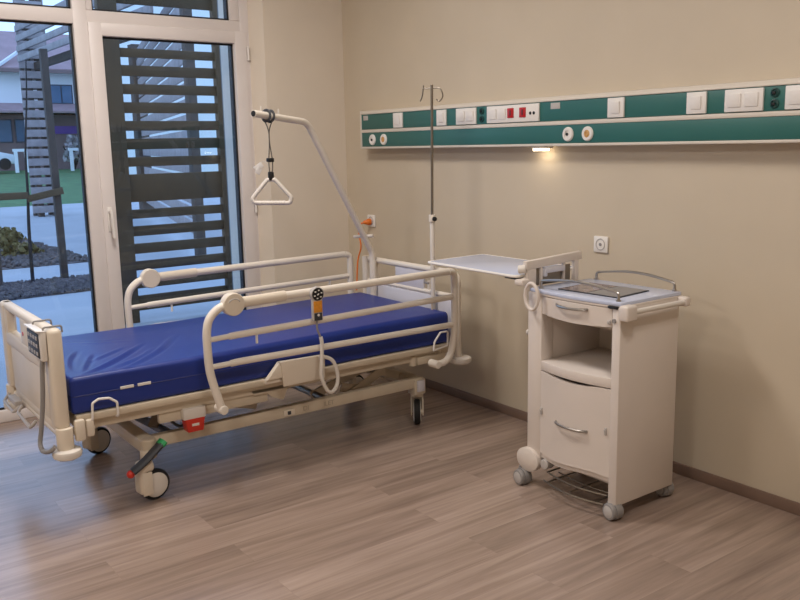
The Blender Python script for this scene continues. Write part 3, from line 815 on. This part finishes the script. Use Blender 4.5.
# side details
k = MB(); k.cyl((3.018, -.667, .868), (3.018, -.660, .868), .009, n=14); k.build('screw_cap', 'grey', body)
k = MB(); k.lathe((XL-.001, -.63, .73), (-1, 0, 0), [(.007, 0), (.007, .012), (.013, .014), (.013, .024), (0, .026)], 16); k.build('side_knob', 'offw', body)
k = MB(); k.lathe((2.532, -.665, .128), (0, -1, 0), [(0, -.03), (.045, -.03), (.062, -.02), (.062, .008), (.056, .012), (0, .013)], 32)
for v in k.bm.verts: v.co.x = 2.530+(v.co.x-2.530)*1.12; v.co.z = .128+(v.co.z-.128)*.92
k.build('caster_cover', 'cab', body)
k = MB(); k.cyl((2.632, -.665, .13), (2.632, -.62, .13), .024, bev=.004); k.build('foot_bush', 'lgrey', body)
# top
c = bowed(MB(), XL+.010, XR-.005, -.654, .022, .930, .946, YB+.005, .004); tp = c.build('top_board', 'topw', K)
c = bowed(MB(), XL+.006, XR, -.652, .020, .920, .931, YB+.008, .003); c.build('top_edge', 'cab', tp)
k = MB(); k.bb(2.985, 3.035, -.668, -.64, .918, .929, .003); k.build('corner_strip', 'black', tp)
for y, d_y in ((-.632, -.012), (-.258, .004)):
    g = MB(); P_ = [(2.572, y, .94)]
    for i in range(13):
        t = i/12; P_.append((2.572+(3.012-2.572)*t, y+d_y*math.sin(PI*t), .982+.022*math.sin(PI*t)))
    P_.append((3.012, y, .94)); g.tube(fillet(P_, .018, 4), .0062, 10)
    g.cyl((2.572, y, .945), (2.572, y, .952), .011, n=14); g.cyl((3.012, y, .945), (3.012, y, .952), .011, n=14)
    g.build('gallery_rail', 'steel', K)
# push rail on the right-hand side
g = MB(); g.tube([(3.078, -.625, .908), (3.078, -.270, .908)], .0115, 12); pr = g.build('push_rail', 'offw', K)
MB().bb(3.045, 3.094, -.672, -.607, .872, .938, .010, 3).build('rail_bracket', 'cab', pr)
MB().bb(3.045, 3.094, -.288, -.250, .888, .930, .010, 3).build('rail_bracket', 'cab', pr)
# small twin casters
def small_caster(x, y, ang):
    R = Matrix.Translation((x, y, 0)) @ Matrix.Rotation(ang, 4, 'Z')
    def T(mb): bmesh.ops.transform(mb.bm, matrix=R, verts=mb.bm.verts); return mb
    k = MB(); k.cyl((0, 0, .04), (0, 0, .085), .008); k.box((0, .008, .050), (.016, .05, .040), .006)
    k.lathe((-.010, .018, .038), (1, 0, 0), [(.026, 0), (.040, 0), (.040, .02), (.026, .02)], 24)
    o = T(k).build('caster', 'grey', K)
    for s in (-1, 1):
        k = MB(); k.lathe((s*.010, .018, .037), (s, 0, 0), [(.024, .0), (.036, .001), (.037, .006), (.037, .015), (.034, .02), (.026, .021)], 28); T(k).build('tyre', 'grey', o)
        k = MB(); k.lathe((s*.012, .018, .037), (s, 0, 0), [(0, 0), (.027, 0), (.027, .019), (.02, .022), (0, .023)], 24); T(k).build('hub', 'lgrey', o)
small_caster(2.487, -.672, math.radians(-98)); small_caster(3.008, -.645, math.radians(-98))
small_caster(2.988, -.268, math.radians(-100)); small_caster(2.52, -.28, math.radians(-95))
# wire shoe rack below
g = MB()
for y, z, r_, dep in ((-.675, .040, .0045, .035), (-.655, .075, .004, .03), (-.58, .055, .003, .02), (-.50, .055, .003, .01), (-.42, .055, .003, 0), (-.34, .055, .003, 0)):
    g.tube([(x, yy, z+.022) for x, yy in bow(2.645, 2.995, y, dep, 12)], r_, 8)
for x in (2.68, 2.82, 2.96): g.tube([(x, -.69, .066), (x, -.30, .074)], .003, 8)
for x in (2.648, 2.992): g.tube(fillet([(x, -.655, .097), (x, -.30, .097), (x, -.30, .14)], .02, 4), .004, 8)
g.build('shoe_rack', 'dsteel', K)
# fold-out over-bed tray
t = MB(); t.prism([(x, y, .990) for x, y in [(1.815, -.66), (1.83, -.69), (2.44, -.70), (2.475, -.67), (2.475, -.32), (2.45, -.297), (1.815, -.297), (1.80, -.315)]], (0, 0, .012), .003)
tr = t.build('overbed_tray', 'topw', K)
t = MB(); t.tube(fillet([(1.812, -.69, .996), (2.478, -.704, .996), (2.478, -.293, .996), (1.797, -.293, .996)], .03, 5, True), .007, 8, True); t.build('tray_edge', 'white', tr)
t = MB(); t.bb(2.40, 2.47, -.697, -.64, .981, .990, .003); t.build('tray_bracket', 'dark', tr)
t = MB()
t.bar((2.50, -.665, 1.045), (2.50, -.295, 1.062), .026, .040, .004)
t.bb(2.488, 2.512, -.655, -.60, .93, 1.03, .006); t.bb(2.49, 2.512, -.345, -.315, .93, 1.05, .005)
t.bb(2.494, 2.508, -.57, -.555, .94, 1.03, .003); t.bb(2.494, 2.508, -.42, -.405, .94, 1.04, .003)
t.bb(2.49, 2.51, -.68, -.61, .955, .99, .008); t.bb(2.465, 2.52, -.70, -.645, .955, .985, .010)
ar = t.build('tray_arm', 'cab', tr)
t = MB(); t.bb(2.495, 2.525, -.55, -.42, 1.0, 1.028, .008); t.bb(2.495, 2.52, -.555, -.535, .985, 1.02, .004); t.build('tilt_lever', 'lav', ar)
t = MB(); t.bb(2.490, 2.498, -.60, -.36, .945, 1.025, .003); t.build('back_plate', 'dsteel', ar)
t = MB(); t.cyl((2.47, -.675, 1.025), (2.50, -.655, 1.03), .020, bev=.004); t.build('pivot', 'offw', ar)
t = MB(); t.tube([(2.570+.040*math.cos(a), -.690, .915+.060*math.sin(a)) for a in [2*PI*i/28 for i in range(28)]], .0085, 10, True); t.build('ring_handle', 'cab', K)

# brochure on the cabinet top
Q = thing('brochure', (2.75, -.42, .9465), 'thin glossy brochure lying open on top of the bedside cabinet', 'brochure')
cpt = [(2.60, -.62), (2.97, -.50), (2.90, -.27), (2.60, -.35)]
k = MB(); k.prism([(x, y, .9465) for x, y in [(2.645, -.600), (2.968, -.585), (2.945, -.345), (2.625, -.365)]], (0, 0, .004)); k.build('cover', 'dark', Q)
k = MB(); k.prism([(x, y, .9506) for x, y in [(2.652, -.594), (2.80, -.587), (2.785, -.362), (2.632, -.370)]], (0, 0, .0008)); k.build('printed_page', 'print', Q)
k = MB(); k.prism([(x, y, .9506) for x, y in [(2.806, -.586), (2.96, -.579), (2.938, -.351), (2.791, -.361)]], (0, 0, .0008)); k.build('plain_page', 'grey', Q)

# ------------------------------------------------------------------ outdoors
struct(MB().bb(-23, -.5, -30, 25, -.25, -.05).build('terrace', 'terr'))
struct(MB().prism([(-22.9, -60, -.052), (-22.9, 60, -.052), (-48, 80, .55), (-140, 80, 1.2), (-140, -80, 1.2), (-48, -80, .55)], (0, 0, -.4)).build('lawn', 'grass'))
def inside(poly, x, y):
    c = False; n = len(poly)
    for i in range(n):
        (xa, ya), (xb, yb) = poly[i], poly[i-1]
        if (ya > y) != (yb > y) and x < (xb-xa)*(y-ya)/(yb-ya)+xa: c = not c
    return c
def gravel(name, poly, n, r):
    g = MB()
    g.prism([(x, y, -.05) for x, y in poly], (0, 0, .012))
    xs = [p[0] for p in poly]; ys = [p[1] for p in poly]; k = 0
    proto = bmesh.new(); bmesh.ops.create_icosphere(proto, subdivisions=1, radius=1)
    pv = [v.co.copy() for v in proto.verts]; pf = [[v.index for v in f_.verts] for f_ in proto.faces]; proto.free()
    while k < n:
        x, y = random.uniform(min(xs), max(xs)), random.uniform(min(ys), max(ys))
        if not inside(poly, x, y): continue
        rr = r*random.uniform(.6, 1.3); rot = Euler((random.random()*6, random.random()*6, random.random()*6)).to_matrix()
        sc = Vector((random.uniform(.7, 1.3), random.uniform(.7, 1.2), random.uniform(.5, .8)))
        vs = [g.bm.verts.new(rot @ Vector((c.x*sc.x*rr, c.y*sc.y*rr, c.z*sc.z*rr))+Vector((x, y, -.032+random.random()*.02))) for c in pv]
        for f_ in pf: g.bm.faces.new([vs[i] for i in f_])
        k += 1
    return g
o = gravel('gravel', [(-6.25, -2.6), (-6.17, -.1), (-5.05, -.2), (-4.98, -2.6)], 3600, .027).build('gravel', 'stone'); o['kind'] = 'stuff'
tag(o, 'strip of dark grey gravel on the terrace nearest the window', 'gravel')
o = gravel('gravel', [(-7.82, -2.2), (-7.80, .36), (-8.06, .43), (-10.6, .42), (-13.5, .28), (-15.0, -2.2)], 3600, .045).build('gravel', 'stone'); o['kind'] = 'stuff'
tag(o, 'wedge-shaped grey gravel bed around the low shrubs', 'gravel')
def leafy(c, rad, n, sz):
    g = MB()
    for i in range(n):
        a = random.random()*2*PI; u = random.random()**.5; z = random.random()
        p = Vector((c[0]+rad[0]*u*math.cos(a)*(1-.5*z), c[1]+rad[1]*u*math.sin(a)*(1-.5*z), c[2]+rad[2]*z))
        r1 = Euler((random.uniform(-1, 1), random.uniform(-1, 1), random.random()*6)).to_matrix()
        w, l = sz*random.uniform(.3, .5), sz*random.uniform(.8, 1.3)
        vs = [g.bm.verts.new(p+r1 @ Vector(q)) for q in ((-w, 0, 0), (0, -.2*w, l*.5), (w, 0, 0), (0, .2*w, -l*.5))]
        g.bm.faces.new(vs)
    return g
for i, (x, y, rx, h_) in enumerate(((-9.3, -.25, .40, .17), (-10.5, -.35, .50, .22), (-11.7, .0, .45, .24))):
    lab = ('low ochre-green shrub at the front of the gravel wedge', 'low ochre-green shrub in the middle of the gravel wedge', 'low ochre-green shrub at the back of the gravel wedge')[i]
    s_ = thing('low_shrub', (x, y, -.04), lab, 'shrub', 'low shrubs in the gravel')
    leafy((x, y, -.03), (rx, rx*.9, h_), 260, .11).build('foliage', 'leaf', s_)
    k = MB()
    for j in range(6): k.tube([(x, y, -.045), (x+random.uniform(-.2, .2), y+random.uniform(-.2, .2), .15)], .008, 6)
    k.build('stem', 'bark', s_)
# sapling and its stakes
T = thing('sapling', (-6.0, -.855, -.05), 'thin bare dark sapling between timber stakes in the gravel strip', 'tree')
k = MB(); P_ = smooth([(-6.0, -.857, -.06), (-6.0, -.842, .646), (-6.0, -.815, 1.1), (-6.0, -.795, 1.6), (-6.0, -.726, 2.22), (-6.0, -.688, 2.7)], 6)
k.tube(P_, [.024-.018*i/(len(P_)-1) for i in range(len(P_))], 10); tk = k.build('trunk', 'bark', T)
MB().cyl((-5.985, -.832, 1.03), (-5.985, -.832, 1.10), .034).build('tree_tie', 'black', T)
S = thing('tree_stakes', (-6.0, -.85, -.05), 'timber stakes and dark crossbars holding the sapling', 'tree stake')
for y in (-1.255, ):
    k = MB(); k.cyl((-5.95, y, -.10), (-5.95, y+.03, 1.25), .042, .040, n=14); k.build('stake', 'post', S)
k = MB(); k.bar((-5.88, -1.32, 1.075), (-5.93, -.83, 1.075), .03, .085, .004); k.build('crossbar', 'slat', S)
k = MB(); k.bar((-5.93, -.845, 1.03), (-5.975, -.40, 1.115), .03, .085, .004); k.build('crossbar', 'slat', S)
P2 = solo(MB().bar((-6.05, -.455, -.12), (-6.05, -.469, 2.84), .085, .085, .006, up=(1, 0, 0)), 'timber_post', 'post', 'tall dark square timber post rising from the gravel strip', 'post', (-6.05, -.455, -.05))

# dark slatted screen outside the middle bay
S = thing('slatted_screen', (-2.8, -.2, -.05), 'dark brown slatted timber screen standing outside the glazed door', 'screen')
for ya, yb in ((-.815, -.64), (.30, .40)):
    MB().bb(-2.86, -2.77, ya, yb, -.05, 3.3, .006).build('post', 'slat', S)
zs = [2.885, 2.725, 2.564, 2.41, 2.24, 2.075, 1.903, 1.74, 1.567, 1.407, 1.074, .916, .748, .579, .418, .242]
k = MB(); edges = [3.3]+zs+[.06]
for a, b_ in zip(edges, edges[1:]):
    g0 = .036 if a != 3.3 else 0; g1 = .036 if b_ != .06 else 0
    k.bb(-2.83, -2.80, -.68, .33, b_+g1, a-g0, .004)
k.build('slats', 'slat', S)

# slatted towers of the garden pergola
def tower(x0, x1, y0, y1, H_, label, pitch=.2, sl=.14, beams=False):
    t = thing('slatted_tower', ((x0+x1)/2, (y0+y1)/2, -.05), label, 'pergola tower')
    for x in (x0, x1):
        for y in (y0, y1): MB().bb(x-.07, x+.07, y-.07, y+.07, -.05, H_, .005).build('post', 'post', t)
    k = MB(); z = .05
    while z+sl < H_:
        k.bb(x1+.07, x1+.11, y0-.22, y1+.06, z, z+sl, .004); k.bb(x0-.11, x0-.07, y0+.12, y1+.08, z, z+sl, .004)
        k.bb(x0-.06, x1+.06, y1+.07, y1+.11, z+pitch*.5, z+pitch*.5+sl*.9, .004)
        z += pitch
    k.build('slats', 'lat', t)
    return t
t1 = tower(-18.5, -18.0, 2.22, 2.60, 5.4, 'weathered grey slatted tower on the lawn edge seen through the left pane', .24, .18)
W2 = thing('slatted_wall', (-11.5, 3.0, -.05), 'long weathered slatted garden wall receding behind the dark screen', 'slatted wall')
pa, pb = Vector((-16.6, 4.5, 0)), Vector((-7.1, 1.86, 0))
for q, w_ in ((pa, .15), (pb, .07)): MB().bb(q.x-w_, q.x+w_, q.y-w_, q.y+w_, -.05, 4.2, .006).build('post', 'post', W2)
k = MB(); z = .35
while z < 4.1:
    k.bar(pa+Vector((0, 0, z)), pb+Vector((0, 0, z)), .03, .19, .004); z += .24
k.build('slats', 'lat', W2)
PG = thing('pergola_roof', (-14, 2.3, 3.8), 'grey slatted pergola roof running from the far tower towards the house wall', 'pergola roof')
k = MB()
for y, z in ((2.0, 3.86), (2.0, 4.10), (2.0, 4.34), (2.0, 4.58)): k.bb(-17.9, -8.8, y-.03, y+.03, z-.07, z+.07, .005)
k.build('slats', 'lat', PG)
k = MB(); k.bb(-17.9, -8.8, 2.35, 2.45, 3.62, 3.80, .01); k.build('beam', 'post', PG)

# house across the lawn
Hs = thing('house', (-58, 9, .6), 'two-storey white house with red-brown roof across the lawn', 'house')
MB().bb(-64, -55, -12, 24, 4.0, 6.85).build('upper_wall', 'hwhite', Hs)
MB().bb(-64, -55.0, -12, 24, .3, 4.1).build('lower_wall', 'hbrown', Hs)
k = MB(); k.prism([(-53.2, -12.5, 4.05), (-53.2, 24.5, 4.05), (-55.05, 24.5, 4.62), (-55.05, -12.5, 4.62)], (0, 0, .12)); k.build('canopy', 'roof', Hs)
k = MB(); k.prism([(-54.3, -12.8, 6.75), (-54.3, 24.8, 6.75), (-59.5, 24.8, 9.6), (-59.5, -12.8, 9.6)], (0, 0, .15))
k.prism([(-64.7, -12.8, 6.75), (-64.7, 24.8, 6.75), (-59.5, 24.8, 9.6), (-59.5, -12.8, 9.6)], (0, 0, .15)); rf = k.build('roof', 'roof', Hs)
k = MB(); k.bb(-54.4, -54.2, -12.8, 24.8, 6.62, 6.82); k.build('gutter', 'hbrown', rf)
k = MB(); k.prism([(-53.9, 7.2, 6.95), (-53.9, 10.9, 8.35), (-53.9, 14.6, 6.95)], (-4, 0, 0)) if False else k.bar((-53.9, 8.6, 6.55), (-55.6, 11.2, 8.3), .2, .16)
k.build('verge_board', 'hwhite', rf)
def hwin(y0, y1, z0, z1, n=2):
    w = MB()
    w.bb(-55.02, -54.94, y0, y1, z0, z1); o = w.build('window', 'hframe', Hs)
    for i in range(n):
        a = y0+.08+(y1-y0-.08)*i/n; b_ = y0+(y1-y0)*(i+1)/n-.06 if i < n-1 else y1-.08
        MB().bb(-54.95, -54.92, a, b_, z0+.08, z1-.08).build('pane', 'hglass', o)
hwin(12.4, 13.85, 4.68, 5.95); hwin(2, 4, 4.7, 5.9)
hwin(8.6, 9.85, 2.2, 3.7, 1); hwin(10.0, 11.4, 2.2, 3.7, 1); hwin(16, 18, 2.2, 3.7)
k = MB(); k.bb(-54.99, -54.9, 12.3, 13.9, 2.75, 3.25); k.build('sign_band', 'purple', Hs)
Wb = thing('white_building', (-45, 24, .3), 'plain white rendered building far behind the dark slatted screen', 'building')
MB().bb(-46, -40, 11.45, 40, 0, 11).build('wall', 'hwhite', Wb)
MB().bb(-46.3, -39.8, 11.40, 40.5, 11, 11.5).build('roof', 'roof', Wb)
for y in (22, 27, 32):
    o = MB().bb(-40.03, -39.95, y, y+1.6, 4.5, 6.2).build('window', 'hframe', Wb); MB().bb(-39.97, -39.93, y+.1, y+1.5, 4.6, 6.1).build('pane', 'hglass', o)
# car
Cr = thing('car', (-50, 7.4, .6), 'silver-white car parked in front of the house', 'car')
k = MB(); xx = -50.9
prof = [(5.2, .95), (5.15, 1.35), (5.6, 1.5), (6.1, 2.02), (7.2, 2.08), (7.8, 1.62), (8.55, 1.45), (8.7, 1.2), (8.65, .92)]
k.prism([(xx, y, z) for y, z in prof], (1.75, 0, 0), .06); cb_ = k.build('body', 'carp', Cr)
k = MB(); k.prism([(xx+1.76, y, z) for y, z in [(5.75, 1.52), (6.15, 1.95), (7.15, 2.0), (7.6, 1.62)]], (.02, 0, 0)); k.build('side_window', 'hframe', cb_)
for y in (5.85, 8.0):
    k = MB(); k.lathe((xx+1.55, y, .93), (1, 0, 0), [(0, 0), (.33, 0), (.34, .2), (.2, .22), (0, .2)], 20); k.build('wheel', 'black', Cr)
# low white fences on the lawn
for i, (ya, yb, lab) in enumerate(((8.0, 8.85, 'low white post-and-board fence beside the parked car'), (11.05, 12.05, 'low white post-and-board fence in front of the bare bush'))):
    fz = thing('low_fence', (-47, (ya+yb)/2, .5), lab, 'fence', 'white fences on the lawn')
    k = MB(); k.bb(-47.05, -46.95, ya, yb, 1.62, 1.78); k.build('top_board', 'hwhite', fz)
    for y in (ya+.15, yb-.15): MB().bb(-47.06, -46.94, y-.09, y+.09, .45, 1.65).build('post', 'hwhite', fz)
Bu = thing('bare_bush', (-49.5, 12.05, .6), 'pale bare bush in front of the mauve house wall', 'bush')
leafy((-49.5, 12.05, 1.0), (.7, .7, 1.5), 300, .28).build('twigs', 'bush', Bu)
k = MB()
for j in range(5): k.tube([(-49.5, 12.05, .5), (-49.5, 12.05+random.uniform(-.6, .6), 1.9)], .04, 6)
k.build('stem', 'bark', Bu)
# wooded hill behind the house
hm = MB(); bmv = []
for i in range(30):
    row = []
    for j in range(50):
        x = -130-3.0*i; y = -60+j*3.2
        z = 1+26*math.sin(min(1, i/20)*PI/2)*(.8+.2*math.sin(j*.35)) + random.uniform(-.9, .9)
        row.append(hm.bm.verts.new((x, y, z)))
    bmv.append(row)
for i in range(29):
    for j in range(49): hm.bm.faces.new((bmv[i][j], bmv[i][j+1], bmv[i+1][j+1], bmv[i+1][j]))
struct(hm.build('hill', 'hill'))

# ------------------------------------------------------------------ light
w = bpy.data.worlds.new('evening_sky'); SC.world = w; w.use_nodes = True
nt = w.node_tree; bg = nt.nodes['Background']
tc = nt.nodes.new('ShaderNodeTexCoord'); sx = nt.nodes.new('ShaderNodeSeparateXYZ'); rp = nt.nodes.new('ShaderNodeValToRGB')
nt.links.new(tc.outputs['Generated'], sx.inputs[0]); nt.links.new(sx.outputs['Z'], rp.inputs['Fac'])
rp.color_ramp.elements[0].color = (.40, .60, .92, 1); rp.color_ramp.elements[1].color = (.30, .47, .90, 1)
nt.links.new(rp.outputs['Color'], bg.inputs['Color']); bg.inputs['Strength'].default_value = 2.3

def area(name, loc, size, power, col, rot=(0, 0, 0), sy=None):
    l = bpy.data.lights.new(name, 'AREA'); l.energy = power; l.color = col; l.size = size
    if sy: l.shape = 'RECTANGLE'; l.size_y = sy
    o = bpy.data.objects.new(name, l); COL.objects.link(o); o.location = loc; o.rotation_euler = rot
    return o
WARM = (1.0, .935, .88)
for x, y, pw in ((1.55, -1.95, 45), (4.3, -1.6, 32), (1.7, -4.4, 38), (4.3, -4.4, 36)):
    area('ceiling_lamp_light', (x, y, RZ-.03), .6, pw, WARM)
area('reading_lamp_light', (2.0, -.055, 1.549), .11, .09, (1, .88, .7), sy=.035)

# ------------------------------------------------------------------ camera
cam = bpy.data.cameras.new('camera'); co = bpy.data.objects.new('camera', cam); COL.objects.link(co)
yaw, pitch, roll = 0.93914783, 0.18015625, -0.01998388
fwd = Vector((-math.sin(yaw)*math.cos(pitch), math.cos(yaw)*math.cos(pitch), -math.sin(pitch)))
r_ = Vector((math.cos(yaw), math.sin(yaw), 0)); u_ = r_.cross(fwd)
r2 = math.cos(roll)*r_+math.sin(roll)*u_; u2 = -math.sin(roll)*r_+math.cos(roll)*u_
co.matrix_world = Matrix.Translation((5.27147522, -3.40058071, 1.6)) @ Matrix((r2, u2, -fwd)).transposed().to_4x4()
cam.sensor_width = 36; cam.lens = 853.7216*36/800; cam.clip_start = .05; cam.clip_end = 500
SC.camera = co
vs = SC.view_settings
vs.view_transform = 'Standard'; vs.look = 'None'; vs.gamma = 1; vs.use_curve_mapping = False; vs.exposure = 0.0
